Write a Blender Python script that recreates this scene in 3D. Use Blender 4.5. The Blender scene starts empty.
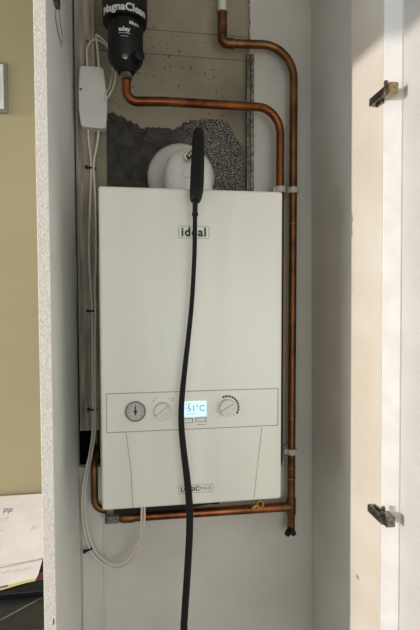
import bpy, bmesh, math, random
from mathutils import Vector, Matrix, noise
PI = math.pi
sc = bpy.context.scene
COL = sc.collection
random.seed(4)

# ------------------------------------------------------------------ camera
def cam_axes(yaw, pit, roll):
    f = Vector((math.sin(yaw)*math.cos(pit), math.cos(yaw)*math.cos(pit), math.sin(pit)))
    r = Vector((math.cos(yaw), -math.sin(yaw), 0)); u = r.cross(f)
    c, s = math.cos(roll), math.sin(roll)
    return c*r+s*u, -s*r+c*u, f
CR, CU, CF = cam_axes(0.14408, -0.04357, -0.00191)
CP = Vector((0.09041, -0.99399, 0.46887))
FPX = 455.0
cd = bpy.data.cameras.new('camera'); cam = bpy.data.objects.new('camera', cd); COL.objects.link(cam)
cd.sensor_fit = 'VERTICAL'; cd.sensor_height = 36; cd.lens = FPX/630*36; cd.clip_start = 0.01
cam.matrix_world = Matrix(((CR.x, CU.x, -CF.x, CP.x), (CR.y, CU.y, -CF.y, CP.y), (CR.z, CU.z, -CF.z, CP.z), (0, 0, 0, 1)))
sc.camera = cam

# ------------------------------------------------------------------ light
w = bpy.data.worlds.new('world'); sc.world = w; w.use_nodes = True
bgn = w.node_tree.nodes['Background']; bgn.inputs[0].default_value = (0.98, 0.98, 0.96, 1); bgn.inputs[1].default_value = 0.78
sd = bpy.data.lights.new('sun', 'SUN'); sun = bpy.data.objects.new('sun', sd); COL.objects.link(sun)
SDIR = Vector((1.0, 0.179, -0.075)).normalized()
sun.rotation_euler = SDIR.to_track_quat('-Z', 'Y').to_euler(); sun.location = (-4, -1, 1.5)
sd.energy = 1.75; sd.color = (1.0, 0.90, 0.80); sd.angle = math.radians(0.6)
ad = bpy.data.lights.new('front_fill', 'AREA'); al = bpy.data.objects.new('front_fill', ad); COL.objects.link(al)
ad.shape = 'RECTANGLE'; ad.size = 1.6; ad.size_y = 1.3; ad.energy = 18; ad.color = (0.95, 0.98, 1.0)
al.location = (0.9, -3.4, 0.1)  # soft fill added behind the camera, no window stands there
al.rotation_euler = (Vector((0.15, 0.3, 0.0))-al.location).to_track_quat('-Z', 'Y').to_euler()
sk = bpy.data.lights.new('window_skylight', 'AREA'); so = bpy.data.objects.new('window_skylight', sk); COL.objects.link(so)
sk.shape = 'RECTANGLE'; sk.size = 1.8; sk.size_y = 1.6; sk.energy = 24; sk.color = (0.84, 0.93, 1.0)
so.location = (-2.49, -.75, .25); so.rotation_euler = Vector((1, 0, 0)).to_track_quat('-Z', 'Y').to_euler()
vs = sc.view_settings; vs.view_transform = 'Standard'; vs.look = 'None'; vs.gamma = 1; vs.use_curve_mapping = False
vs.exposure = 0.22

def at(px, py, Y):
    """a point of the plane y = Y, in metres, from a measured sight line"""
    d = CF+CR*((px-210)/FPX)-CU*((py-315)/FPX)
    return CP+d*((Y-CP.y)/d.y)

# ------------------------------------------------------------------ materials
def lin(c): return tuple((x/255/12.92 if x/255 <= .04045 else ((x/255+.055)/1.055)**2.4) for x in c)+(1,)
def mat(name, c, rough=.5, metal=0, c2=None, scale=20, stretch=(1, 1, 1), contrast=(.35, .65), bump=0, bscale=None, emit=0, detail=4, spec=.5, coat=0, trans=0):
    m = bpy.data.materials.new(name); m.use_nodes = True; nt = m.node_tree; N = nt.nodes; L = nt.links
    b = N['Principled BSDF']; b.inputs['Base Color'].default_value = lin(c)
    b.inputs['Roughness'].default_value = rough; b.inputs['Metallic'].default_value = metal
    b.inputs['Specular IOR Level'].default_value = spec; b.inputs['Coat Weight'].default_value = coat
    tc = N.new('ShaderNodeTexCoord'); mp = N.new('ShaderNodeMapping'); mp.inputs['Scale'].default_value = stretch
    L.new(tc.outputs['Object'], mp.inputs[0])
    nz = N.new('ShaderNodeTexNoise'); nz.inputs['Scale'].default_value = scale; nz.inputs['Detail'].default_value = detail
    L.new(mp.outputs[0], nz.inputs[0])
    rp = N.new('ShaderNodeValToRGB'); rp.color_ramp.elements[0].position = contrast[0]; rp.color_ramp.elements[1].position = contrast[1]
    rp.color_ramp.elements[0].color = lin(c2 if c2 else tuple(x*.96 for x in c)); rp.color_ramp.elements[1].color = lin(c)
    L.new(nz.outputs[0], rp.inputs[0]); L.new(rp.outputs[0], b.inputs['Base Color'])
    if bump:
        n2 = N.new('ShaderNodeTexNoise'); n2.inputs['Scale'].default_value = bscale or scale*3; n2.inputs['Detail'].default_value = 3
        L.new(mp.outputs[0], n2.inputs[0])
        bp = N.new('ShaderNodeBump'); bp.inputs['Strength'].default_value = bump; bp.inputs['Distance'].default_value = .004
        L.new(n2.outputs[0], bp.inputs['Height']); L.new(bp.outputs[0], b.inputs['Normal'])
    if emit:
        b.inputs['Emission Color'].default_value = lin(c); b.inputs['Emission Strength'].default_value = emit
    return m

M = {}
M['boiler'] = mat('boiler_white', (226, 226, 213), .32, scale=3, stretch=(3, 1, .4))
M['plaster'] = mat('painted_plaster', (206, 203, 194), .75, c2=(196, 193, 184), scale=6, bump=.12, bscale=60)
M['sidewall'] = mat('painted_side_wall', (212, 209, 201), .8, c2=(204, 201, 193), scale=8, bump=.10, bscale=60)
M['lining'] = mat('painted_lining', (227, 220, 208), .7, c2=(220, 209, 193), scale=9, bump=.10, bscale=50)
M['frame'] = mat('gloss_white_frame', (248, 247, 245), .45, bump=.15, bscale=70)
M['door'] = mat('door_paint', (213, 209, 206), .5, scale=8)
M['panel'] = mat('panel_paint', (234, 236, 231), .6, scale=5, bump=.08, bscale=80)
M['rough_edge'] = mat('stippled_edge', (240, 234, 225), .8, c2=(222, 215, 204), scale=260, contrast=(.35, .6), bump=.5, bscale=260)
M['beige'] = mat('beige_paint', (172, 160, 124), .8, c2=(165, 153, 118), scale=3, bump=.08, bscale=80)
M['floor'] = mat('floor_grey', (130, 120, 108), .6, c2=(100, 92, 84), scale=6)
M['ceiling'] = mat('ceiling_white', (205, 203, 196), .8)
M['batten'] = mat('weathered_timber', (176, 166, 150), .8, c2=(112, 101, 88), scale=14, stretch=(6, 6, .55), contrast=(.3, .68), bump=.3, bscale=40, detail=7)
M['boxing'] = mat('painted_boxing', (204, 202, 194), .7, scale=10, stretch=(5, 5, .5))
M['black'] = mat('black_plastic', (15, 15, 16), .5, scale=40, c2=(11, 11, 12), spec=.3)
M['rubber'] = mat('black_rubber', (20, 20, 20), .7, spec=.25, bump=.1, bscale=200)
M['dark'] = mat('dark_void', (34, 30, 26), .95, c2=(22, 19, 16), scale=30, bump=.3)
M['copper'] = mat('copper', (160, 98, 60), .40, 1, c2=(96, 57, 38), scale=14, contrast=(.3, .7), stretch=(1, 1, .6), detail=6, bump=.05)
M['copper_dull'] = mat('tarnished_copper', (146, 104, 70), .45, 1, c2=(84, 58, 40), scale=16, contrast=(.3, .7), detail=6, bump=.06)
M['solder'] = mat('solder_ring', (170, 150, 120), .5, 1, c2=(120, 92, 62), scale=60)
M['brass'] = mat('brass', (206, 176, 96), .3, 1, c2=(160, 128, 62), scale=60)
M['steel'] = mat('nickel_steel', (150, 144, 134), .35, 1, c2=(92, 86, 78), scale=120, contrast=(.35, .6))
M['cup_metal'] = mat('yellowed_nickel', (184, 168, 132), .4, 1, c2=(140, 124, 92), scale=120)
M['chrome'] = mat('chrome', (225, 220, 205), .15, 1)
M['galv'] = mat('galvanised', (150, 146, 136), .55, .7, c2=(84, 78, 68), scale=90, contrast=(.35, .6), bump=.3)
M['white_plastic'] = mat('white_plastic', (222, 220, 210), .4)
M['junction'] = mat('junction_plastic', (214, 212, 203), .42)
M['grey_plastic'] = mat('grey_plastic', (168, 166, 158), .5)
M['gauge_rim'] = mat('gauge_rim_grey', (128, 126, 120), .5)
M['gauge_face'] = mat('gauge_face_grey', (182, 180, 172), .5)
M['clip'] = mat('clip_plastic', (196, 194, 186), .45)
M['cable'] = mat('cable_pvc', (214, 208, 192), .5)
M['white_paint_pipe'] = mat('painted_pipe', (214, 212, 204), .5)
M['ink'] = mat('black_ink', (36, 34, 36), .6)
M['grey_ink'] = mat('grey_ink', (136, 134, 128), .6)
M['seam'] = mat('seam_grey', (150, 147, 138), .8)
M['print_white'] = mat('white_print', (205, 203, 198), .5)
M['lcd'] = mat('lcd_backlight', (186, 220, 234), .3, emit=.75)
M['lcd_ink'] = mat('lcd_segments', (120, 150, 166), .4)
M['paper'] = mat('paper', (250, 240, 236), .85)
M['purple'] = mat('purple_print', (92, 66, 140), .8)
M['magenta'] = mat('magenta_print', (104, 40, 66), .8)
M['yellow'] = mat('yellow_print', (218, 214, 130), .8)
M['pencil'] = mat('pencil_grey', (176, 164, 168), .8)
M['black_gloss'] = mat('black_gloss', (24, 24, 28), .16, scale=8)
M['counter'] = mat('dark_worktop', (52, 50, 52), .3, c2=(38, 37, 39), scale=60)
M['felt'] = mat('brown_mat', (112, 98, 92), .8)
M['alu'] = mat('brushed_aluminium', (176, 176, 172), .3, 1)
M['flue'] = mat('flue_white', (238, 237, 232), .35)
M['foam'] = mat('flue_seal', (205, 202, 194), .7)
M['bronze'] = mat('brown_splinter', (110, 82, 54), .8)

def concrete():
    m = mat('bare_concrete', (160, 151, 130), .9, c2=(122, 113, 96), scale=5, contrast=(.3, .7), bump=.5, bscale=60, detail=8)
    nt = m.node_tree; N = nt.nodes; L = nt.links; b = N['Principled BSDF']
    base = b.inputs['Base Color'].links[0].from_socket
    tc = N.new('ShaderNodeTexCoord')
    # pits: small dark holes
    vo = N.new('ShaderNodeTexNoise'); vo.inputs['Scale'].default_value = 95; vo.inputs['Detail'].default_value = 2; L.new(tc.outputs['Object'], vo.inputs[0])
    r1 = N.new('ShaderNodeValToRGB'); r1.color_ramp.elements[0].position = .64; r1.color_ramp.elements[1].position = .68; L.new(vo.outputs[0], r1.inputs[0])
    big = N.new('ShaderNodeTexNoise'); big.inputs['Scale'].default_value = 9; L.new(tc.outputs['Object'], big.inputs[0])
    r2 = N.new('ShaderNodeValToRGB'); r2.color_ramp.elements[0].position = .45; r2.color_ramp.elements[1].position = .55; L.new(big.outputs[0], r2.inputs[0])
    mu = N.new('ShaderNodeMath'); mu.operation = 'MULTIPLY'; L.new(r1.outputs[0], mu.inputs[0]); L.new(r2.outputs[0], mu.inputs[1])
    mx = N.new('ShaderNodeMixRGB'); L.new(mu.outputs[0], mx.inputs[0]); L.new(base, mx.inputs[1]); mx.inputs[2].default_value = lin((58, 48, 38))
    # form-board seams, thin horizontal lines
    sp = N.new('ShaderNodeSeparateXYZ'); L.new(tc.outputs['Object'], sp.inputs[0])
    prev = mx.outputs[0]
    for z in (1.208, 1.142):
        s = N.new('ShaderNodeMath'); s.operation = 'SUBTRACT'; L.new(sp.outputs[2], s.inputs[0]); s.inputs[1].default_value = z
        a = N.new('ShaderNodeMath'); a.operation = 'ABSOLUTE'; L.new(s.outputs[0], a.inputs[0])
        c = N.new('ShaderNodeMath'); c.operation = 'LESS_THAN'; L.new(a.outputs[0], c.inputs[0]); c.inputs[1].default_value = .0018
        h = N.new('ShaderNodeMath'); h.operation = 'MULTIPLY'; L.new(c.outputs[0], h.inputs[0]); h.inputs[1].default_value = .55
        q = N.new('ShaderNodeMixRGB'); L.new(h.outputs[0], q.inputs[0]); L.new(prev, q.inputs[1]); q.inputs[2].default_value = lin((84, 72, 60)); prev = q.outputs[0]
    L.new(prev, b.inputs['Base Color'])
    return m
M['concrete'] = concrete()
def mortar():
    m = mat('dark_mortar', (66, 63, 58), .95, c2=(40, 38, 35), scale=40, contrast=(.35, .65), bump=1, bscale=150)
    nt = m.node_tree; N = nt.nodes; L = nt.links; b = N['Principled BSDF']
    base = b.inputs['Base Color'].links[0].from_socket
    tc = N.new('ShaderNodeTexCoord')
    nz = N.new('ShaderNodeTexNoise'); nz.inputs['Scale'].default_value = 330; nz.inputs['Detail'].default_value = 2; L.new(tc.outputs['Object'], nz.inputs[0])
    r1 = N.new('ShaderNodeValToRGB'); r1.color_ramp.elements[0].position = .52; r1.color_ramp.elements[1].position = .6; L.new(nz.outputs[0], r1.inputs[0])
    sp = N.new('ShaderNodeSeparateXYZ'); L.new(tc.outputs['Object'], sp.inputs[0])
    mr = N.new('ShaderNodeMapRange'); L.new(sp.outputs[0], mr.inputs[0]); mr.inputs[1].default_value = .16; mr.inputs[2].default_value = .28; mr.inputs[3].default_value = .10; mr.inputs[4].default_value = 1.0
    mu = N.new('ShaderNodeMath'); mu.operation = 'MULTIPLY'; L.new(r1.outputs[0], mu.inputs[0]); L.new(mr.outputs[0], mu.inputs[1])
    mx = N.new('ShaderNodeMixRGB'); L.new(mu.outputs[0], mx.inputs[0]); L.new(base, mx.inputs[1]); mx.inputs[2].default_value = lin((172, 167, 154))
    L.new(mx.outputs[0], b.inputs['Base Color'])
    return m
M['mortar'] = mortar()

# ------------------------------------------------------------------ mesh helpers
BASE = {}
def obj(name, bm, m, parent=None, smooth=False, bevel=0, seg=2, label=None):
    off = BASE.get(parent.name, Vector((0, 0, 0))) if parent else Vector((0, 0, 0))
    bmesh.ops.recalc_face_normals(bm, faces=bm.faces)
    for v in bm.verts: v.co -= off
    me = bpy.data.meshes.new(name); bm.to_mesh(me); bm.free()
    if smooth:
        for p in me.polygons: p.use_smooth = True
    ms = m if isinstance(m, (list, tuple)) else [m]
    for x in ms: me.materials.append(M[x])
    o = bpy.data.objects.new(name, me); COL.objects.link(o)
    if parent: o.parent = parent; BASE[o.name] = off
    if bevel:
        md = o.modifiers.new('bevel', 'BEVEL'); md.width = bevel; md.segments = seg; md.limit_method = 'ANGLE'
    if smooth and not bevel:
        try:
            md = o.modifiers.new('es', 'EDGE_SPLIT'); md.split_angle = math.radians(40)
        except Exception: pass
    if label: o['label'] = label
    return o
def thing(name, label, cat, loc, group=None):
    o = bpy.data.objects.new(name, None); COL.objects.link(o); o.location = loc; o.empty_display_size = .02
    o['label'] = label; o['category'] = cat
    if group: o['group'] = group
    BASE[o.name] = Vector(loc); return o
def tag(o, label, cat, group=None):
    o['label'] = label; o['category'] = cat
    if group: o['group'] = group
    return o
def struct(name, bm, m, **k):
    o = obj(name, bm, m, **k); o['kind'] = 'structure'; return o
def NB(): return bmesh.new()
def box(bm, x0, x1, y0, y1, z0, z1):
    vs_ = [bm.verts.new((x, y, z)) for x in (x0, x1) for y in (y0, y1) for z in (z0, z1)]
    for f in ((0, 1, 3, 2), (4, 6, 7, 5), (0, 4, 5, 1), (2, 3, 7, 6), (0, 2, 6, 4), (1, 5, 7, 3)):
        bm.faces.new([vs_[i] for i in f])
    return bm
def prism(bm, pts, y0, y1):
    """polygon in x,z extruded over y"""
    a = [bm.verts.new((p[0], y0, p[1])) for p in pts]; b = [bm.verts.new((p[0], y1, p[1])) for p in pts]
    n = len(pts); bm.faces.new(a); bm.faces.new(b[::-1])
    for i in range(n): bm.faces.new((a[i], b[i], b[(i+1) % n], a[(i+1) % n]))
    return bm
def rrect(cx, cz, w_, h_, r, n=5):
    out = []
    for sx, sz, a0 in ((1, 1, 0), (-1, 1, 90), (-1, -1, 180), (1, -1, 270)):
        for k in range(n+1):
            a = math.radians(a0+90*k/n); out.append((cx+sx*(w_/2-r)+r*math.cos(a), cz+sz*(h_/2-r)+r*math.sin(a)))
    return out
def basis(d):
    d = d.normalized(); h = Vector((0, 0, 1)) if abs(d.z) < .9 else Vector((0, 1, 0))
    a = d.cross(h).normalized(); return a, d.cross(a).normalized()
def tube(bm, pts, r, n=16, caps=True, squash=None):
    pts = [Vector(p) for p in pts]; rs = r if isinstance(r, (list, tuple)) else [r]*len(pts)
    T = []
    for i in range(len(pts)):
        a = pts[max(i-1, 0)]; b = pts[min(i+1, len(pts)-1)]; T.append((b-a).normalized())
    a, b = basis(T[0]); rings = []
    for i, p in enumerate(pts):
        if i:
            q = T[i-1].rotation_difference(T[i]); a = q @ a; b = q @ b
        rings.append([bm.verts.new(p+(a*math.cos(2*PI*k/n)+b*math.sin(2*PI*k/n))*rs[i]) for k in range(n)])
    for i in range(len(rings)-1):
        for k in range(n): bm.faces.new((rings[i][k], rings[i][(k+1) % n], rings[i+1][(k+1) % n], rings[i+1][k]))
    if caps: bm.faces.new(rings[0][::-1]); bm.faces.new(rings[-1])
    return bm
def cyl(bm, p0, p1, r0, r1=None, n=28): return tube(bm, [p0, p1], [r0, r0 if r1 is None else r1], n)
def fillet(pts, rad, n=8):
    """polyline with circular bends of radius rad at inner points"""
    pts = [Vector(p) for p in pts]; rr = rad if isinstance(rad, (list, tuple)) else [rad]*(len(pts)-2)
    out = [pts[0]]
    for i in range(1, len(pts)-1):
        p = pts[i]; u = (pts[i-1]-p).normalized(); v = (pts[i+1]-p).normalized(); ang = u.angle(v)
        if ang > 3.1: out.append(p); continue
        t = rr[i-1]/math.tan(ang/2); c = p+(u+v).normalized()*(rr[i-1]/math.sin(ang/2))
        s = p+u*t-c; e = p+v*t-c; tot = s.angle(e); ax = s.cross(e).normalized()
        for k in range(n+1): out.append(c+Matrix.Rotation(tot*k/n, 3, ax) @ s)
    out.append(pts[-1]); return out
def smoothp(pts, n=8):
    P = [Vector(p) for p in pts]; P = [2*P[0]-P[1]]+P+[2*P[-1]-P[-2]]; out = []
    for i in range(1, len(P)-2):
        for k in range(n):
            t = k/n; a, b, c, d = P[i-1:i+3]
            out.append(.5*((2*b)+(c-a)*t+(2*a-5*b+4*c-d)*t*t+(3*b-a-3*c+d)*t**3))
    out.append(P[-2]); return out
def lathe(bm, c, axis, prof, n=32):
    """prof: (distance along axis, radius)"""
    c = Vector(c); ax = Vector(axis).normalized(); a, b = basis(ax); rings = []
    for h, r in prof:
        if r < 1e-6: rings.append([bm.verts.new(c+ax*h)])
        else: rings.append([bm.verts.new(c+ax*h+(a*math.cos(2*PI*k/n)+b*math.sin(2*PI*k/n))*r) for k in range(n)])
    for i in range(len(rings)-1):
        A, B = rings[i], rings[i+1]
        for k in range(n):
            k2 = (k+1) % n
            if len(A) == 1 and len(B) == 1: continue
            if len(A) == 1: bm.faces.new((A[0], B[k], B[k2]))
            elif len(B) == 1: bm.faces.new((A[k], A[k2], B[0]))
            else: bm.faces.new((A[k], A[k2], B[k2], B[k]))
    if len(rings[0]) > 1: bm.faces.new(rings[0])
    if len(rings[-1]) > 1: bm.faces.new(rings[-1])
    return bm
def strip(bm, p, q, wd, t=.0006, y=0):
    """thin printed/incised line on a plane facing -y, from (x,z) p to q"""
    p = Vector((p[0], y, p[1])); q = Vector((q[0], y, q[1])); d = (q-p).normalized(); s = Vector((d.z, 0, -d.x))*wd/2
    prism(bm, [((p+s).x, (p+s).z), ((q+s).x, (q+s).z), ((q-s).x, (q-s).z), ((p-s).x, (p-s).z)], y-t, y)
    return bm
def text_bm(s, size, offset=0, extrude=.0003, align='CENTER', space=1):
    cu = bpy.data.curves.new('t', 'FONT'); cu.body = s; cu.size = size; cu.offset = offset; cu.extrude = extrude
    cu.align_x = align; cu.align_y = 'CENTER'; cu.resolution_u = 3; cu.space_character = space
    o = bpy.data.objects.new('t', cu); COL.objects.link(o)
    bpy.context.view_layer.update()
    dg = bpy.context.evaluated_depsgraph_get(); me = bpy.data.meshes.new_from_object(o.evaluated_get(dg))
    bm = bmesh.new(); bm.from_mesh(me); bpy.data.objects.remove(o); bpy.data.curves.remove(cu); bpy.data.meshes.remove(me)
    return bm
def text_on(s, size, x, y, z, **k):
    """upright lettering facing -y, centred at x, z"""
    bm = text_bm(s, size, **k)
    for v in bm.verts: a, b, c = v.co; v.co = (x+a, y-c, z+b)
    return bm

# ------------------------------------------------------------------ the room
FZ, CZ = -1.10, 1.50
XL0, XL1 = -0.1085, -0.0925            # left side panel of the cupboard
YF = -0.090                            # front of the cupboard
YB = 0.30                              # plastered back wall
def RX(z): return 0.5835-(z-.46)*.0095  # right side wall leans a little
struct('floor', box(NB(), -2.6, 2.2, -4.2, .6, FZ-.05, FZ), 'floor')
struct('ceiling', box(NB(), -2.6, 2.2, -4.2, .6, CZ, CZ+.05), 'ceiling')
# room wall behind and left of the cupboard
struct('wall_back', box(NB(), -2.5, -.0925, .301, .36, FZ, CZ), 'beige')
# left room wall with a window opening the low sun enters by
bm = NB(); WH = 1.237
box(bm, -2.60, -2.50, -4.2, -1.6, FZ, CZ); box(bm, -2.60, -2.50, .1, .36, FZ, CZ)
box(bm, -2.60, -2.50, -1.6, .1, WH, CZ); box(bm, -2.60, -2.50, -1.6, .1, FZ, -.75)
struct('wall_left', bm, 'beige')
bm = NB()
box(bm, -2.58, -2.52, -1.6, -1.55, -.75, WH); box(bm, -2.58, -2.52, .06, .1, -.75, WH); box(bm, -2.58, -2.52, -1.55, .06, -.75, -.70)
struct('window_1', bm, 'frame')

# cupboard back wall: white plaster skim with the bare concrete left above the boiler
pA = at(250, 100, YB).x
zb = -.02
rnd = random.Random(7)
pts = [(-.0925, FZ), (.60, FZ), (.60, CZ)]
z = CZ
edge = []
while z > .62:
    edge.append((pA+rnd.uniform(-.003, .003), z)); z -= rnd.uniform(.008, .02)
pts += edge+[(pA, .60), (-.035, .60)]
hz0, hz1 = at(90, 466, YB).z, at(90, 429, YB).z
pts += [(-.035, hz0), (-.0925, hz0)]
struct('wall_cupboard_back', prism(NB(), pts, YB, YB+.016), 'plaster')
struct('wall_bare_concrete', box(NB(), -.0925, pA+.03, YB+.0161, YB+.03, .58, CZ), 'concrete')
# dark mortar patch round the flue
bm = NB(); L_, R_ = at(107, 150, YB+.016).x, at(244, 150, YB+.016).x
ztop = at(180, 128, YB+.016).z
prof = []
xs = [L_+(R_-L_)*i/60 for i in range(61)]
def topz(x):
    t = (x-L_)/(R_-L_)
    b_ = .030 if t < .08 else (.03-.034*min(1, (t-.08)/.14) if t < .5 else .028*math.sin(min(1, (t-.5)/.18)*PI/2)-.08*max(0, t-.86)/.14)
    return ztop+b_+.009*noise.noise(Vector((x*60, 3, 0)))+.009*noise.noise(Vector((x*190, 9, 0)))
lower = [(R_, .60), (L_, .60)]
prism(bm, lower+[(x, topz(x)) for x in xs], YB+.0125, YB+.0162)
struct('wall_mortar_patch', bm, 'mortar')
# chased hole left of the boiler
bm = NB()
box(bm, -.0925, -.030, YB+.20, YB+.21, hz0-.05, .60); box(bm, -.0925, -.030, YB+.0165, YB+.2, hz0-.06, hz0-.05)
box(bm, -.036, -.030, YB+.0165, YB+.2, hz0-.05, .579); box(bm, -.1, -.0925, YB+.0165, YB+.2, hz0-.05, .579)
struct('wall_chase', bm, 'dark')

# right side wall, lining and frame edge of the cupboard
def wallstrip(bm, x0, y0, x1, y1, th=.04):
    """a slab whose visible face runs x0,y0 -> x1,y1 in plan, leaning like RX"""
    v = []
    for z_ in (FZ, CZ):
        l = RX(z_)-.5835
        v.append([bm.verts.new((x+l, y, z_)) for x, y in ((x0, y0), (x1, y1), (x1+th, y1), (x0+th, y0))])
    for i in range(4):
        j = (i+1) % 4; bm.faces.new((v[0][i], v[0][j], v[1][j], v[1][i]))
    bm.faces.new(v[0]); bm.faces.new(v[1][::-1]); return bm
struct('wall_right', wallstrip(NB(), .5835, YB+.03, .5785, .032), 'sidewall')
struct('trim_1', wallstrip(NB(), .5785, .0319, .5905, YF+.001, .035), 'lining')
def framepost():
    b = NB(); v = []
    for z_ in (FZ, CZ):
        l = RX(z_)-.5835; v.append([b.verts.new((x+l, y, z_)) for x, y in ((.5912, YF+.0009), (.5912, YF-.002), (.6215, YF-.018), (.6255, YF-.018), (.6255, YF+.0009))])
    for i in range(5):
        j = (i+1) % 5; b.faces.new((v[0][i], v[0][j], v[1][j], v[1][i]))
    b.faces.new(v[0]); b.faces.new(v[1][::-1]); return b
struct('trim_2', framepost(), 'frame', bevel=.001)
# left side panel, stippled front edge
def LX(y): return -.0858-(y-YF)/.39*.0067     # inner face of the left panel tapers back
def sidepanel(y0, y1, e=0):
    b = NB(); v = []
    for z_ in (FZ, CZ): v.append([b.verts.new((x, y, z_)) for x, y in ((XL0, y0), (LX(y0)+e, y0), (LX(y1)+e, y1), (XL0, y1))])
    for i in range(4):
        j = (i+1) % 4; b.faces.new((v[0][i], v[0][j], v[1][j], v[1][i]))
    b.faces.new(v[0]); b.faces.new(v[1][::-1]); return b
struct('wall_side_panel', sidepanel(YF+.004, YB+.0009), 'panel')
struct('trim_3', sidepanel(YF, YF+.0039, .0002), 'rough_edge', bevel=.0012)
# open door of the cupboard, swung out to the right
bm = NB()
for z_ in (0,): pass
def doorslab():
    b = NB(); v = []
    for z_ in (FZ+.01, CZ-.002):
        l = (RX(z_)-.5835)
        v.append([b.verts.new((x+l, y, z_)) for x, y in ((.6235, YF-.0195), (.6290, -.56), (.6470, -.56), (.6420, YF-.0195))])
    for i in range(4):
        j = (i+1) % 4; b.faces.new((v[0][i], v[0][j], v[1][j], v[1][i]))
    b.faces.new(v[0]); b.faces.new(v[1][::-1]); return b
struct('door_1', doorslab(), 'door', bevel=.002)

# battens on the back wall, left
bx0, bx1 = at(78.2, 300, .285).x, at(97.6, 300, .285).x
tag(obj('timber_batten', box(NB(), bx0, bx1, .285, YB+.0003, hz1, CZ-.001), 'batten', bevel=.001),
    'weathered grey timber board running up beside the boiler behind the cables', 'board')
bx2 = at(103.2, 560, .292).x
tag(obj('boxing_board', box(NB(), bx0, bx2, .292, YB-.0003, FZ+.001, hz0-.001), 'boxing', bevel=.001),
    'white painted board low on the back wall under the dark hole', 'board')
# galvanised bead up the broken plaster edge
g0, g1 = at(247, 150, YB-.004).x, at(253, 150, YB-.004).x
bm = NB(); gz0, gz1 = .62, at(250, 55, YB).z
box(bm, g0, g0+.0045, YB-.006, YB+.012, gz0, gz1); box(bm, g0+.006, g0+.0095, YB-.004, YB+.012, gz0, gz1); box(bm, g0+.0105, g1+.002, YB-.008, YB-.0005, gz0, gz1)
tag(obj('plaster_bead', bm, 'galv', bevel=.0006), 'rusty galvanised plaster bead standing upright on the broken plaster edge', 'metal strip')

# ------------------------------------------------------------------ boiler
BW, BH, BD = .395, .700, .270
boiler = thing('boiler', 'white wall-hung gas boiler with a gauge, two dials and a lit display', 'boiler', (.1975, .14, 0))
bm = NB(); box(bm, 0, BW+.001, .022, BD, .002, BH-.004); obj('casing', bm, 'boiler', boiler, bevel=.004)
bm = NB(); box(bm, -.0035, BW+.0045, .0, .0215, 0, BH); obj('front_cover', bm, 'boiler', boiler, smooth=False, bevel=.006, seg=4)
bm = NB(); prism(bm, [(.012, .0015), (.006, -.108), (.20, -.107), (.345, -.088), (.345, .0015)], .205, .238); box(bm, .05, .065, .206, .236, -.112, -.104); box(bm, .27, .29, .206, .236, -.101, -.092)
obj('underside_shade', bm, 'black', boiler, bevel=.002)  # black body added to stand in for the shadow under the boiler
def bp(px, py): p = at(px, py, 0); return (p.x, p.z)
bm = NB(); c = [bp(106.5, 394), bp(276.3, 388.3), bp(276.3, 426), bp(106.5, 432)]
xl, xr, zt, zo = .0085, .3905, (c[0][1]+c[1][1])/2, (c[2][1]+c[3][1])/2
for a, b_ in (((xl, zt), (xr, zt)), ((xl, zo), (xr, zo)), ((xl, zt), (xl, zo)), ((xr, zt), (xr, zo))): strip(bm, a, b_, .0014)
strip(bm, bp(126, 432), bp(131, 470), .0012); strip(bm, bp(131, 470), bp(133, 508), .0012); strip(bm, bp(262, 427.5), bp(258, 460), .0010); strip(bm, bp(258, 460), bp(254, 498), .0008)
obj('panel_seam', bm, 'seam', boiler)
# pressure gauge
def face_disc(name, px, py, prof, m, par, sm=True):
    x_, z_ = bp(px, py); return obj(name, lathe(NB(), (x_, 0, z_), (0, -1, 0), prof, 40), m, par, smooth=sm)
gx, gz = bp(135.5, 411.3)
g = face_disc('pressure_gauge', 135.5, 411.3, [(0, .0225), (.003, .0225), (.0035, .0205), (.0022, .0200), (.0022, 0)], 'gauge_rim', boiler)
face_disc('gauge_face', 135.5, 411.3, [(.0021, .0185), (.0026, .0185), (.0026, 0)], 'gauge_face', g)
bm = NB(); strip(bm, (gx, gz-.008), (gx, gz+.012), .003, y=-.0028); lathe(bm, (gx, -.0028, gz), (0, -1, 0), [(0, .0036), (.0012, .0036), (.0012, 0)], 16)
for k in range(-4, 5):
    a = math.radians(90+k*32); strip(bm, (gx+.0135*math.cos(a), gz+.0135*math.sin(a)), (gx+.0165*math.cos(a), gz+.0165*math.sin(a)), .0012, y=-.0027)
obj('needle', bm, 'ink', g)
def dial(px, py, r, ang, marks):
    x_, z_ = bp(px, py)
    k = obj('control_dial', lathe(NB(), (x_, 0, z_), (0, -1, 0), [(0, r), (.001, r), (.003, r*.97), (.009, r*.9), (.0105, r*.85), (.0105, 0)], 40), 'white_plastic', boiler, smooth=True)
    bm_ = NB(); dx, dz = math.cos(ang), math.sin(ang); box(bm_, -r*.85, r*.85, -.0165, -.0100, -.0032, .0032)
    R = Matrix.Rotation(-ang, 4, 'Y'); bmesh.ops.transform(bm_, matrix=Matrix.Translation((x_, 0, z_)) @ R, verts=bm_.verts)
    obj('dial_grip', bm_, 'white_plastic', k, bevel=.0012)
    for a, rr, ln, wd in marks:
        b2 = NB(); a = math.radians(a); strip(b2, (x_+rr*math.cos(a), z_+rr*math.sin(a)), (x_+(rr+ln)*math.cos(a), z_+(rr+ln)*math.sin(a)), wd, y=0)
        obj('scale_mark', b2, 'ink', boiler)
    return x_, z_
dial(162.5, 410.8, .0200, math.radians(40), [(130, .0285, .004, .0008), (118, .030, .003, .0008), (60, .029, .004, .0008), (45, .029, .004, .0008), (48, .0325, .004, .0009)])
mk = [(a, .0245, .0015, .0016) for a in range(200, 118, -16)]+[(a, .0238, .0040, .0052) for a in range(108, -34, -15)]+[(228, .0235, .002, .001), (-48, .0235, .002, .001)]
dial(227.2, 407.6, .0205, math.radians(30), mk)
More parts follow.
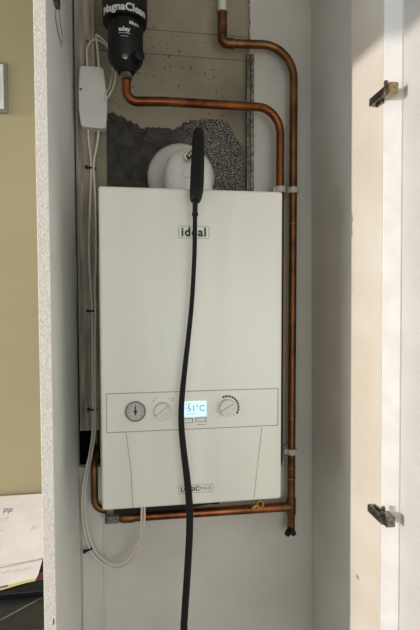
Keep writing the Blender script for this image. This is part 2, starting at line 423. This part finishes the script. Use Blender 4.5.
# display and buttons
x0, z0 = bp(184.0, 417.6); x1, z1 = bp(206.4, 401.4); zc = (z0+z1)/2+.0015
obj('display', box(NB(), x0, x1, -.0012, .0002, zc-.0175, zc+.0175), 'lcd', boiler, bevel=.0006, label='lit pale blue display')
D = bpy.data.objects['display']
bm = text_on('51°C', .0190, (x0+x1)/2+.002, -.0014, zc+.001, extrude=.0002, offset=.0001)
strip(bm, (x0+.004, zc+.011), (x0+.016, zc+.013), .0012, y=-.0012); strip(bm, (x0+.006, zc-.011), (x0+.026, zc-.0105), .0011, y=-.0012); strip(bm, (x0+.003, zc+.002), (x0+.007, zc+.002), .0012, y=-.0012)
obj('display_digits', bm, 'lcd_ink', D)
for px, py in ((187.4, 420.6), (200.8, 419.6)):
    x_, z_ = bp(px, py); b_ = obj('button', prism(NB(), rrect(x_, z_, .0215, .0085, .002), -.002, .0002), 'white_plastic', boiler, bevel=.0005)
    q = NB()
    strip(q, (x_-.011, z_-.0046), (x_+.011, z_-.0046), .0013); strip(q, (x_+.0112, z_-.005), (x_+.0112, z_+.004), .0013); strip(q, (x_-.011, z_+.0045), (x_+.011, z_+.0045), .0006); strip(q, (x_-.0112, z_-.004), (x_-.0112, z_+.004), .0006)
    obj('button_shadow_gap', q, 'ink', b_)
x_, z_ = bp(201, 424.5); obj('button_caption', strip(NB(), (x_-.009, z_), (x_+.009, z_), .0012), 'grey_ink', boiler)
# maker's name
def outline(bm, pts, wd, y=0):
    for i in range(len(pts)): strip(bm, pts[i], pts[(i+1) % len(pts)], wd, y=y)
    return bm
lx, lz = bp(193.8, 232.2)
obj('name_badge', outline(NB(), rrect(lx, lz, .067, .0255, .003, 3), .0009), 'grey_ink', boiler)
obj('name_lettering', text_on('ideal', .0265, lx, -.0002, lz-.0005, offset=.0008, space=1.12), 'ink', boiler)
lx, lz = bp(196.2, 488.6)
obj('model_badge', outline(NB(), rrect(lx, lz, .077, .0175, .0015, 2), .0006), 'grey_ink', boiler)
obj('model_lettering', text_on('LOGIC', .0135, lx-.0135, -.0002, lz-.0005, offset=.00035, space=1.05), 'ink', boiler)
obj('model_suffix', text_on('MAX', .0120, lx+.021, -.0002, lz-.0005, space=1.1), 'grey_ink', boiler)

# flue
FY = .150
fc = at(188.3, 172, FY)
flue = thing('flue_elbow', 'round white flue elbow on top of the boiler, running into the wall', 'flue', (fc.x, FY, BH))
top = at(188, 149.5, FY).z
r_ = .0585
path = [Vector((fc.x, FY, BH-.0038)), Vector((fc.x, FY, top-r_-.012))]
for k in range(1, 9):
    a = PI/2*k/8; path.append(Vector((fc.x, FY+.045*(1-math.cos(a)), top-r_-.012+.022*math.sin(a))))
path.append(Vector((fc.x, YB+.008, path[-1].z)))
obj('elbow', tube(NB(), path, r_, 40), 'flue', flue, smooth=True)
obj('base_collar', lathe(NB(), (fc.x, FY, BH-.0038), (0, 0, 1), [(0, .068), (.012, .068), (.015, .064), (.015, .058)], 40), 'flue', flue, smooth=True)
cc = at(181, 178, YB)
obj('wall_seal', lathe(NB(), (cc.x, YB+.006, cc.z), (0, -1, 0), [(0, .094), (.012, .094), (.024, .088), (.030, .075), (.030, .05)], 48), 'foam', flue, smooth=True)
pp = at(187.5, 157, FY-r_-.003)
obj('sample_port', lathe(NB(), (pp.x, FY-r_+.004, pp.z), (0, -1, 0), [(0, .011), (.010, .011), (.012, .009), (.012, .005), (.006, .004), (.006, 0)], 24), 'chrome', flue, smooth=True, label='bright metal test port')
p2 = at(187.5, 173, FY-r_-.003)
obj('port_cap', lathe(NB(), (p2.x, FY-r_+.003, p2.z), (0, -1, 0), [(0, .0105), (.005, .0105), (.006, .0095), (.006, 0)], 24), 'flue', flue, smooth=True)

# ------------------------------------------------------------------ magnetic filter
mc = at(125, 30, .15); mx_, my_ = mc.x, .15
def zy(py, Y=.15): return at(125, py, Y).z
filt = thing('magnetic_filter', 'black cylindrical water filter hanging above the boiler at top left', 'filter', (mx_, my_, zy(60)))
zf = lambda py: at(125, py, my_-.05).z
obj('cap', lathe(NB(), (mx_, my_, 0), (0, 0, 1), [(zf(13), .043), (zf(12), .052), (zf(6), .054), (zf(-30), .054), (zf(-34), .048), (zf(-34), 0)], 40), 'black', filt, smooth=True)
obj('body', lathe(NB(), (mx_+.001, my_, 0), (0, 0, 1), [(zf(63), 0), (zf(63), .020), (zf(58), .029), (zf(53), .038), (zf(49), .042), (zf(13.5), .042), (zf(13.5), 0)], 40), 'black', filt, smooth=True)
obj('wall_bracket', box(NB(), mx_-.016, mx_+.016, my_+.040, YB+.0158, zf(-14), zf(-4)), 'steel', filt, bevel=.001)
def wrap(bm, R, zc):
    for v in bm.verts:
        a, b_, c_ = v.co; th = a/R
        v.co = (mx_+(R+c_)*math.sin(th), my_-(R+c_)*math.cos(th), zc+b_)
    return bm
obj('brand_lettering', wrap(text_bm('MagnaClean', .0240, offset=.0007, space=1.0), .0544, zf(7.5)), 'print_white', filt)
bm = text_bm('Micro', .0105, offset=.0004)
for v in bm.verts: v.co.x += .024
obj('size_lettering', wrap(bm, .0426, zf(19.5)), 'print_white', filt)
obj('maker_lettering', wrap(text_bm('adey', .014, offset=.0006), .0426, zf(27)), 'print_white', filt)
bm = NB(); box(bm, -.014, .014, -.0005, .0005, -.0002, .0004)
for v in bm.verts: v.co = (v.co.x, v.co.y, v.co.z)
q = NB()
for k in range(8):
    x0_ = -.014+k*.0035; box(q, x0_, x0_+.0036, -.0004, .0004, -.0001, .0004)
bm.free(); obj('small_print', wrap(q, .0426, zf(31)), 'print_white', filt)
q = NB()
for k in range(5):
    x0_ = -.009+k*.0035; box(q, x0_, x0_+.0036, -.0004, .0004, -.0001, .0004)
obj('small_print', wrap(q, .0426, zf(34)), 'print_white', filt)
vx = at(137.5, 62, my_-.01)
bm = NB(); lathe(bm, (vx.x-.012, my_-.012, vx.z), (.55, -1, 0), [(0, .010), (.02, .010), (.021, .0135), (.038, .0125), (.040, .010), (.040, 0)], 20)
obj('valve_handle', bm, 'black', filt, smooth=True)
bp2 = at(125, 56, my_-.036)
obj('drain_plug', lathe(NB(), (bp2.x, my_-.030, bp2.z), (0, -1, 0), [(0, .008), (.008, .008), (.009, .006), (.009, 0)], 12), 'steel', filt, smooth=True)
nx = at(126.2, 74, my_)
obj('union_nut', lathe(NB(), (nx.x, my_, at(126, 80, my_).z), (0, 0, 1), [(0, .012), (.002, .015), (.012, .015), (.014, .0125), (.016, .0145), (.03, .0145), (.03, 0)], 8), 'steel', filt)

# ------------------------------------------------------------------ copper pipes
PR = .0112
def P(px, py, Y): return tuple(at(px, py, Y))
# pipe from the filter, across and down behind the boiler's right edge
xa = nx.x
za = at(150, 102.8, .15).z
x1v = at(280.2, 150, .245).x
p1 = thing('copper_pipe', 'bright copper pipe from the black filter, bending down beside the boiler', 'pipe', (x1v, .245, .3))
pts = fillet([(xa, .15, at(126, 81, .15).z), (xa, .15, za), (at(165, 102, .155).x, .155, at(165, 101.6, .155).z),
              (at(252, 107, .22).x, .22, at(252, 106.6, .22).z), (x1v, .245, at(283, 109, .245).z), (x1v, .245, -.035), (x1v-.085, .255, -.045)], [.024, .10, .08, .062, .04], 10)
obj('pipe_run', tube(NB(), pts, PR, 20), 'copper', p1, smooth=True)
# second pipe
Y2 = .262
ex = at(222.3, 30, Y2).x; ez = at(235, 43.8, Y2).z; x2v = at(293.3, 150, Y2).x
p2t = thing('copper_pipe', 'tarnished brown copper pipe from the ceiling, bending down furthest right', 'pipe', (x2v, Y2, -.1))
pts = fillet([(at(230, 44, Y2).x, Y2, ez), (at(262, 44.8, Y2).x, Y2, at(262, 44.6, Y2).z), (x2v, Y2, at(293, 46.5, Y2).z), (x2v, Y2, at(293, 533, Y2).z)], [.2, .088], 12)
obj('pipe_run', tube(NB(), pts, PR, 20), 'copper_dull', p2t, smooth=True)
obj('painted_riser', cyl(NB(), (ex, Y2, at(222, 12, Y2).z), (ex, Y2, CZ-.001), .0112, n=20), 'white_paint_pipe', p2t, smooth=True, label='white painted length of pipe')
pts = fillet([(ex, Y2, at(222, 12.5, Y2).z), (ex, Y2, ez), (at(234, 44, Y2).x, Y2, ez)], .014, 8)
obj('elbow_fitting', tube(NB(), pts, .0132, 20), 'copper_dull', p2t, smooth=True)
for px, py, d in ((222.3, 13, 'v'), (222.3, 26, 'v'), (233.5, 44, 'h'), (293.3, 224, 'v'), (293.3, 418, 'v'), (293.3, 467, 'v'), (293.3, 478, 'v')):
    c_ = Vector(P(px, py, Y2)); 
    if d == 'h': c_.z = ez; a = Vector((1, 0, 0))
    else: c_.x = ex if px < 230 else x2v; a = Vector((0, 0, 1))
    obj('solder_joint', cyl(NB(), c_-a*.0015, c_+a*.0015, .0140 if py < 30 or d == 'h' else .0120, n=20), 'solder', p2t, smooth=True)
zt_ = at(288, 506.6, Y2).z
bm = NB(); cyl(bm, (x2v, Y2, zt_+.024), (x2v, Y2, zt_-.022), .0135, n=20); cyl(bm, (x2v, Y2, zt_), (x2v-.026, Y2, zt_), .0135, n=20)
obj('tee_fitting', bm, 'copper_dull', p2t, smooth=True)
# drain cock under the tee
dc = thing('drain_cock', 'blackened drain cock at the foot of the tarnished copper pipe', 'valve', (x2v, Y2, at(292, 530, Y2).z))
bm = NB(); cyl(bm, (x2v, Y2, at(293, 520, Y2).z), (x2v-.002, Y2-.002, at(292.5, 531, Y2).z), .0085, .0105, 16)
obj('cock_body', bm, 'solder', dc, smooth=True)
bm = NB(); q0 = Vector((x2v-.002, Y2-.003, at(292, 527, Y2).z)); cyl(bm, q0, Vector(P(287.0, 534.5, Y2-.02)), .0075, .0085, 14)
obj('outlet', bm, 'black', dc, smooth=True)
bm = NB(); cyl(bm, q0, Vector(P(294.4, 535, Y2-.01)), .009, .007, 14); obj('square_spindle', bm, 'black', dc, smooth=True)
# bottom pipe
p3 = thing('copper_pipe', 'copper pipe running level just under the boiler', 'pipe', (.2, Y2, zt_))
xe = at(121, 515, Y2).x
zl_ = at(125, 517.4, Y2).z
obj('pipe_run', tube(NB(), [(xe, Y2, zl_), (xe+.05, Y2, zl_), (x2v-.0265, Y2, zt_)], .0130, 20), 'copper', p3, smooth=True)
obj('end_fitting', tube(NB(), [(xe-.004, Y2, zl_), (xe+.002, Y2, zl_), (xe+.01, Y2, zl_), (xe+.035, Y2, zl_)], [.011, .0142, .015, .015], 20), 'copper_dull', p3, smooth=True)
xs0 = at(105, 516, Y2).x
obj('valve_stub', box(NB(), xs0, xe-.0045, Y2-.012, Y2+.012, zl_-.010, zl_+.010), 'steel', p3, bevel=.002)
# left pipe
p4 = thing('copper_pipe', 'short copper pipe out of the dark hole left of the boiler', 'pipe', (at(94, 480, .262).x, .262, 0))
xl4 = at(94.2, 470, .262).x
pts = fillet([(xl4, .335, at(94, 425, .335).z), (xl4, .335, at(94, 446, .335).z), (xl4, .262, at(94, 462, .262).z), (xl4, .262, at(94, 510.5, .262).z), (at(107, 512, .262).x, .262, at(94, 510.5, .262).z)], [.025, .04, .030], 8)
obj('pipe_run', tube(NB(), pts, .0098, 20), 'copper_dull', p4, smooth=True)
# brass isolating valve in front of the level pipe
bv = at(260, 504, .235)
vt = thing('isolating_valve', 'small brass isolating valve with ring end under the boiler at right', 'valve', tuple(bv))
obj('ring', lathe(NB(), bv+Vector((0, .01, 0)), (0, -1, 0), [(0, .0125), (.012, .0125), (.0135, .011), (.0135, .0075), (.008, .007), (.008, 0)], 24), 'brass', vt, smooth=True)
obj('ring_bore', lathe(NB(), bv+Vector((0, .0021, 0)), (0, -1, 0), [(0, .006), (.001, .006), (.001, 0)], 20), 'ink', vt)
q = Vector(P(252.5, 508, .238)); bm = NB(); tube(bm, [bv+Vector((-.008, .002, -.002)), q, q+Vector((-.006, 0, -.004))], [.0045, .006, .004], 12)
obj('lever', bm, 'brass', vt, smooth=True)

# pipe clips
def clip(cx, cy, cz, wl, label):
    t = thing('pipe_clip', label, 'pipe clip', (cx, YB, cz), 'plastic pipe clips')
    bm_ = NB(); R1, R2 = .0118, .0152; n = 20; hh = .0078
    pts_ = []
    for k in range(n+1):
        a = math.radians(-30-300*k/n+90+150-0); a = math.radians(60+ -300*k/n)
        pts_.append((math.cos(a), math.sin(a)))
    A = []
    for rr in (R1, R2):
        A.append([[bm_.verts.new((cx+c_*rr, cy+s_*rr, z__)) for z__ in (cz-hh, cz+hh)] for c_, s_ in pts_])
    for k in range(n):
        bm_.faces.new((A[1][k][0], A[1][k+1][0], A[1][k+1][1], A[1][k][1])); bm_.faces.new((A[0][k][0], A[0][k][1], A[0][k+1][1], A[0][k+1][0]))
        bm_.faces.new((A[0][k][1], A[1][k][1], A[1][k+1][1], A[0][k+1][1])); bm_.faces.new((A[0][k][0], A[0][k+1][0], A[1][k+1][0], A[1][k][0]))
    for k in (0, n): bm_.faces.new((A[0][k][0], A[0][k][1], A[1][k][1], A[1][k][0]))
    obj('strap', bm_, 'clip', t)
    obj('foot', box(NB(), cx-wl, cx+.0125, cy+.0125, YB-.0002, cz-.0085, cz+.0085), 'clip', t, bevel=.001)
    obj('catch', box(NB(), cx-wl, cx-.0145, cy-.004, cy+.0128, cz-.007, cz+.007), 'clip', t, bevel=.001)
    return t
clip(x1v, .245, at(280, 189.5, .24).z, .0195, 'white plastic clip on the bright copper pipe beside the boiler top corner')
clip(x2v, Y2, at(293, 189.5, .25).z, .0165, 'white plastic clip on the tarnished pipe level with the boiler top')
clip(x2v, Y2, at(293, 452.5, .25).z, .0225, "white plastic clip low on the tarnished pipe, beside the lower half of the boiler")

# ------------------------------------------------------------------ junction box and cables
JY = .250
jt = thing('junction_box', 'white plastic junction box on the timber board at upper left', 'junction box', tuple(at(92, 97, .285)))
outl = [(79.8, 66.5), (82, 65.5), (100, 66.4), (103.5, 69), (105.6, 86), (107.2, 98), (107, 110), (105.8, 127.2), (103, 128.6), (82.5, 126.6), (80.6, 124.5), (78.6, 108), (78.4, 92), (79, 72)]
op = [(at(a, b_, JY).x, at(a, b_, JY).z) for a, b_ in outl]
obj('cover', prism(NB(), op, JY, .268), 'junction', jt, bevel=.003, seg=3)
obj('back_box', prism(NB(), [(x_*.97+at(93, 97, JY).x*.03, z_) for x_, z_ in op], .2681, .2849), 'junction', jt)
s = at(80.3, 89, JY); obj('cover_screw', lathe(NB(), (s.x+.001, JY+.0002, s.z), (0, -1, 0), [(0, .0032), (.001, .0032), (.001, 0)], 14), 'bronze', jt)
bm = NB()
for k in range(5):
    q = at(104.5, 93+k*1.8, JY); box(bm, q.x-.0009, q.x+.0009, JY-.0006, JY+.0002, q.z-.0014, q.z+.0014)
obj('embossed_marks', bm, 'grey_ink', jt)
def cable(pts, r, label, m='cable', group=None, n=8):
    o = obj('cable', tube(NB(), smoothp([P(*p) for p in pts], n), r, 12), m, smooth=True)
    return tag(o, label, 'cable', group)
cable([(88, 127, .272), (88.6, 140, .279), (91.2, 165, .279), (90.2, 200, .279), (89, 250, .279), (91, 290, .279), (92.4, 312, .279), (92.6, 360, .278), (93.0, 408, .277), (92.6, 432, .275), (89.2, 455, .272), (84.0, 480, .270), (82.0, 505, .270), (84.6, 531, .272), (92, 553, .275), (104, 564.5, .27), (116, 568.3, .262), (129, 563, .245), (138, 549, .225), (141, 530, .205), (141.8, 506, .193), (142, 482, .190)], .0031,
      'white cable from junction box left side, outer of the two looping under boiler')
cable([(98.4, 128, .272), (97.4, 142, .279), (93.6, 166, .276), (95.2, 200, .277), (96.0, 250, .277), (94.8, 290, .277), (95.4, 312, .276), (95.0, 360, .276), (95.4, 408, .275), (95.0, 432, .273), (91.6, 455, .270), (86.6, 480, .268), (84.6, 505, .268), (87.2, 529, .270), (94.4, 549.5, .273), (105, 560.5, .268), (116, 564, .260), (128, 559, .243), (135.6, 546, .223), (143.4, 530, .203), (144.6, 505, .192), (145, 482, .190)], .0031,
      'white cable from junction box right side, inner of the two looping under boiler')
cable([(98.8, 67.5, .262), (97.5, 50, .268), (96.2, 36, .275), (99, 36.5, .27), (107, 44, .265), (113.5, 56, .262), (115.6, 72, .262), (113.5, 86, .262), (107.5, 98, .266), (102, 104, .2855)], .0028,
      'white cable rising from the junction box top and looping over its right side')
cable([(87.4, 67.5, .272), (87, 50, .278), (91.5, 41, .281), (99, 40.5, .276), (108, 48, .272), (111.5, 60, .270), (112.4, 74, .270), (109, 88, .272), (104, 97, .278)], .0024,
      'thinner white cable arching from the junction box left side behind the first loop')
s = at(87.6, 41.5, .284)
tag(obj('wood_screw', lathe(NB(), (s.x, .2849, s.z), (0, -1, 0), [(0, .0045), (.001, .0045), (.002, .003), (.002, 0)], 14), 'bronze'), 'brown screw head in the board above the junction box', 'screw')
bm = NB()
for k in range(4):
    q = at(87.2, 55+k*3.0, .2845); lathe(bm, (q.x, .2849, q.z), (0, -1, 0), [(0, .0022), (.0045, .0018), (.0045, 0)], 8)
tag(obj('terminal_strip', bm, 'ink'), 'short column of dark dots between the screw and the junction box', 'fitting')
def cclip(px, py, Y, label, ang=0.0):
    c_ = at(px, py, Y); t = thing('cable_clip', label, 'cable clip', tuple(c_), 'black clips along the cables')
    bm_ = NB(); box(bm_, -.0105, .0115, -.0045, .0035, -.0022, .0022); bmesh.ops.transform(bm_, matrix=Matrix.Translation(c_) @ Matrix.Rotation(ang, 4, 'Y'), verts=bm_.verts)
    obj('strap', bm_, 'black', t, bevel=.0008)
    bm_ = NB(); box(bm_, -.0165, -.0095, -.0060, .0058, -.0036, .0036); bmesh.ops.transform(bm_, matrix=Matrix.Translation(c_) @ Matrix.Rotation(ang, 4, 'Y'), verts=bm_.verts)
    obj('head', bm_, 'black', t, bevel=.001)
cclip(91.5, 168, .279, 'black clip on the cables just below the junction box', .12)
cclip(92.6, 311, .279, 'black clip on the cables halfway down the timber board')
cclip(93.2, 409.5, .278, 'black clip on the cables at the foot of the timber board')
cclip(89.0, 549.5, .275, 'black clip where the cables start their loop under the boiler', -.35)

# ------------------------------------------------------------------ flue gas probe hanging in front
pb = thing('probe', 'black probe handle stuck into the flue port, hose hanging down past the display', 'probe', P(197, 165, .04))
HY = lambda t: .040-.075*t
hp = []; hr = []
for py, px, r__ in ((129.5, 198.6, .004), (130.5, 198.6, .0095), (133, 198.6, .0125), (140, 198.4, .0135), (155, 198.0, .0145), (170, 197.4, .0150), (183, 197.0, .0150), (192, 196.4, .0142), (198, 195.8, .0125), (201, 195.4, .0100), (202, 195.3, .004)):
    t = (py-129)/72; hp.append(P(px, py, HY(t))); hr.append(r__)
obj('handle', tube(NB(), hp, hr, 24), 'black', pb, smooth=True)
obj('probe_tube', tube(NB(), smoothp([P(198.0, 146, .036), P(194.5, 148.5, .045), P(190.5, 152.5, .066), (pp.x, FY-r_-.004, pp.z)], 6), .0035, 12), 'chrome', pb, smooth=True, label='thin metal probe tube')
obj('strain_relief', tube(NB(), [P(195.2, 200, -.034), P(195.1, 205, -.036), P(195.0, 212, -.037), P(195.0, 213, -.037), P(195, 216, -.037)], [.0055, .0055, .0055, .0068, .0066], 16), 'rubber', pb, smooth=True)
hose = [(195.0, 203, -.034), (194.8, 235, -.033), (194.2, 260, -.032), (192.0, 300, -.032), (188.6, 335, -.032), (184.7, 370, -.032), (181.8, 400, -.032), (181.4, 425, -.032), (183.6, 450, -.032), (187.0, 478, -.032), (189.4, 505, -.032), (189.6, 530, -.032), (188.4, 555, -.032), (186.6, 585, -.032), (184.6, 615, -.032), (183.8, 640, -.032)]
hpts = smoothp([P(*p) for p in hose]+[(.168, -.032, -.60), (.162, -.034, -.85), (.16, -.16, -1.03), (.18, -.40, -1.089), (.30, -.46, -1.090)], 8)
hrad = [.0048+.0030*min(1, max(0, i_-24)/56) for i_ in range(len(hpts))]
obj('hose', tube(NB(), hpts, hrad, 14), 'rubber', pb, smooth=True)

# ------------------------------------------------------------------ hinges
def hinge(py, sgn, label):
    c_ = at(383, py, YF+.012); zc = c_.z; X = RX(zc)+.006
    t = thing('cabinet_hinge', label, 'hinge', (X, YF, zc), 'cabinet hinges on the door frame')
    # arm runs forward from the side lining, past the frame edge to the door
    b = NB(); box(b, X-.013, X-.003, YF-.030, YF+.034, zc-.009, zc+.008); obj('arm', b, 'steel', t, bevel=.002)
    b = NB(); box(b, X-.0045, X+.0015, YF-.004, YF+.022, zc-.015, zc+.013); obj('mounting_plate', b, 'steel', t, bevel=.001)
    b = NB(); box(b, X-.008, X+.012, YF-.040, YF-.0105, zc-.010, zc+.012); obj('cup', b, 'cup_metal' if sgn > 0 else 'steel', t, bevel=.002)
    b = NB(); lathe(b, (X-.012, YF+.022, zc), (-1, 0, 0), [(0, .0048), (.0015, .0048), (.0015, 0)], 14); obj('screw', b, 'brass', t)
    b = NB(); lathe(b, (X-.012, YF+.004, zc), (-1, 0, 0), [(0, .004), (.0015, .004), (.0015, 0)], 14); obj('screw', b, 'ink', t)
    b = NB(); lathe(b, (X-.002, YF-.016, zc+.014), (0, 0, 1), [(0, .004), (.010, .004), (.010, 0)], 12); obj('pivot', b, 'steel', t)
hinge(99, 1, 'upper metal cabinet hinge on the white frame at right')
hinge(511, -1, 'lower metal cabinet hinge on the white frame at right')

# latch and splinter high on the left panel, screw low down
def on_panel(px, py):   # a point on the inner face of the left panel
    d = CF+CR*((px-210)/FPX)-CU*((py-315)/FPX); n_ = Vector((1, .0067/.39, 0)); return CP+d*((Vector((LX(0), 0, 0))-CP).dot(n_)/d.dot(n_))
a = on_panel(53.5, 0)
lt = thing('magnetic_catch', 'dark metal door catch at the very top of the left panel', 'catch', tuple(a))
obj('catch_body', box(NB(), a.x-.0002, a.x+.010, a.y-.018, a.y+.022, a.z-.006, a.z+.02), 'steel', lt, bevel=.001)
obj('catch_slot', box(NB(), a.x+.0101, a.x+.011, a.y-.010, a.y+.012, a.z-.002, a.z+.012), 'ink', lt)
def pstrip(pts, r, m): return obj('paint_crack', tube(NB(), [on_panel(*p)+Vector((.0004, 0, 0)) for p in pts], r, 6), m)
tag(pstrip([(54.6, 10), (55.4, 20), (57.5, 32), (60.4, 42), (61.2, 48)], [.0008, .0012, .0014, .0012, .0005], 'bronze'), 'long brown split in the paint high on the left panel', 'crack')
tag(pstrip([(58.4, 6), (59.6, 20), (61.6, 34), (61.8, 44)], .0008, 'bronze'), 'shorter brown split beside the long one on the left panel', 'crack')
a = on_panel(53.2, 622)
tag(obj('panel_screw', lathe(NB(), (a.x, a.y, a.z), (1, 0, 0), [(0, .0055), (.001, .0055), (.0018, .003), (.001, .002), (.001, 0)], 14), 'galv'), 'small screw head near the bottom edge of the left panel', 'screw')

# ------------------------------------------------------------------ left: switch, worktop, papers
s0, s1 = at(7.5, 64, .30), at(7.5, 114, .30)
sw = thing('switch_plate', 'pale switch plate on the beige wall at far left', 'switch', (s0.x-.04, .30, (s0.z+s1.z)/2))
obj('surround', box(NB(), s0.x-.086, s0.x, .292, .3009, s1.z, s0.z), 'gauge_rim', sw, bevel=.0015)
obj('plate', box(NB(), s0.x-.080, s0.x-.008, .288, .2919, s1.z+.008, s0.z-.006), 'white_plastic', sw, bevel=.002)
obj('rocker', box(NB(), s0.x-.058, s0.x-.02, .2845, .2879, s1.z+.03, s0.z-.03), 'white_plastic', sw, bevel=.002)
WZ = -.185
tag(obj('worktop', box(NB(), -1.2, XL0-.0005, -.088, .3005, WZ-.04, WZ), 'counter', bevel=.004), 'dark worktop to the left of the cupboard panel', 'worktop')
# black appliance carrying the papers: a wedge
bm = NB(); A = [(-.66, .01), (-.66, .295), (-.112, .295), (-.112, .01)]
lo = [bm.verts.new((x_, y_, WZ+.0005)) for x_, y_ in A]; hi = [bm.verts.new((x_, y_, (WZ+.0135 if y_ < .1 else -.079))) for x_, y_ in A]
bm.faces.new(lo); bm.faces.new(hi[::-1])
for i in range(4): bm.faces.new((lo[i], lo[(i+1) % 4], hi[(i+1) % 4], hi[i]))
tag(obj('desk_stand', bm, 'black_gloss', bevel=.002), 'black sloping stand under the papers on the dark worktop', 'stand')
# the sheet lies on the slope
o_ = Vector((0, .01, WZ+.0135)); sl = (Vector((0, .295, -.079))-o_).normalized(); nn = Vector((0, -sl.z, sl.y))
def sheet_pt(px, py, lift):
    d = CF+CR*((px-210)/FPX)-CU*((py-315)/FPX); o2 = o_+nn*lift
    return CP+d*((o2-CP).dot(nn)/d.dot(nn))
def sheet(name, pix, m, lift, th=.0006, par=None):
    bm_ = NB(); a_ = [bm_.verts.new(sheet_pt(x_, y_, lift)) for x_, y_ in pix]; b_ = [bm_.verts.new(v.co-nn*th) for v in a_]
    bm_.faces.new(a_); bm_.faces.new(b_[::-1])
    for i in range(len(pix)): bm_.faces.new((a_[i], b_[i], b_[(i+1) % len(pix)], a_[(i+1) % len(pix)]))
    return obj(name, bm_, m, par)
def sheet_line(bm_, p, q, wd, lift):
    a_ = sheet_pt(*p, lift); b_ = sheet_pt(*q, lift); d = (b_-a_).normalized(); s_ = d.cross(nn)*wd/2
    v = [bm_.verts.new(x_) for x_ in (a_+s_, b_+s_, b_-s_, a_-s_)]; bm_.faces.new(v)
pt = thing('paper_sheet', 'upper printed sheet of paper with faint handwriting on the black stand', 'paper', tuple(sheet_pt(20, 560, .003)))
sheet('page', [(-60, 500), (43, 493.5), (44, 557.5), (-60, 576)], 'paper', .0040, par=pt)
bm = NB()
rn = random.Random(3)
for cx_, cy_ in ((3.4, 0), (8.2, 0)):
    x_ = cx_; y_ = 508.5
    sheet_line(bm, (x_, y_+5), (x_+1.4, y_), .0022, .0043); sheet_line(bm, (x_+1.3, y_+.4), (x_+4.2, y_+.3), .0024, .0043); sheet_line(bm, (x_+.7, y_+2.8), (x_+3.8, y_+2.4), .0022, .0043); sheet_line(bm, (x_+4.1, y_), (x_+3.6, y_+3), .0016, .0043)
obj('printed_initials', bm, 'purple', pt)
for a_, b_ in (((0, 522), (6, 520)), ((6, 520), (8, 517)), ((0, 531), (5, 530)), ((31, 532), (33, 526)), ((33, 526), (35, 529)), ((35, 529), (39, 526)), ((29, 534), (31, 533)), ((0, 547), (1.5, 546)), ((0, 519), (9, 517.5))):
    bm = NB(); sheet_line(bm, a_, b_, .0009, .0043); obj('pencil_stroke', bm, 'pencil', pt)
pt2 = thing('paper_sheet', 'lower sheet of paper peeping out below, with a yellow strip along its edge', 'paper', tuple(sheet_pt(20, 575, .001)))
sheet('page', [(-60, 570), (43.5, 555), (38.5, 573.5), (35, 580.8), (-60, 602)], 'paper', .0022, par=pt2)
sheet('coloured_strip', [(10, 584.5), (36, 578), (34.4, 580.4), (0, 590.5), (0, 586.5)], 'yellow', .0026, .0002, par=pt2)
bm = NB()
sheet_line(bm, (0, 587.5), (8, 585.5), .004, .0030); obj('purple_mark', bm, 'purple', pt2)
for k in range(14):
    x_ = 1+k*2.3; y_ = 573.5-x_*.19; bm = NB(); sheet_line(bm, (x_, y_+rn.uniform(-1.5, 1.5)), (x_+1.6, y_-.3+rn.uniform(-1.5, 1.5)), .0012, .0026); obj('pencil_stroke', bm, 'pencil', pt2)
bm = NB(); sheet_line(bm, (-40, 576), (43, 558.8), .0012, .0043); obj('ruled_line', bm, 'purple', pt)
tag(sheet('card_corner', [(37, 575), (44, 571), (44, 579), (36, 581)], 'magenta', .0013), 'dark magenta card corner showing beside the lower sheet', 'card')
# aluminium strip and mat on the worktop
def wk(px, py):
    d = CF+CR*((px-210)/FPX)-CU*((py-315)/FPX); return CP+d*((WZ-CP.z)/d.z)
a, b_ = wk(0.5, 621.5), wk(45, 597); d = (b_-a).normalized(); b_ = b_-d*((b_.x-(XL0-.002))/d.x) if b_.x > XL0-.002 else b_
s_ = Vector((-d.y, d.x, 0))*.002
bm = NB(); v = [bm.verts.new(x_+Vector((0, 0, h))) for h in (.0004, .003) for x_ in (a+s_, b_+s_, b_-s_, a-s_)]
for f in ((0, 1, 2, 3), (7, 6, 5, 4), (0, 4, 5, 1), (1, 5, 6, 2), (2, 6, 7, 3), (3, 7, 4, 0)): bm.faces.new([v[i] for i in f])
tag(obj('metal_strip', bm, 'alu'), 'thin silver strip lying diagonally across the dark worktop', 'strip')
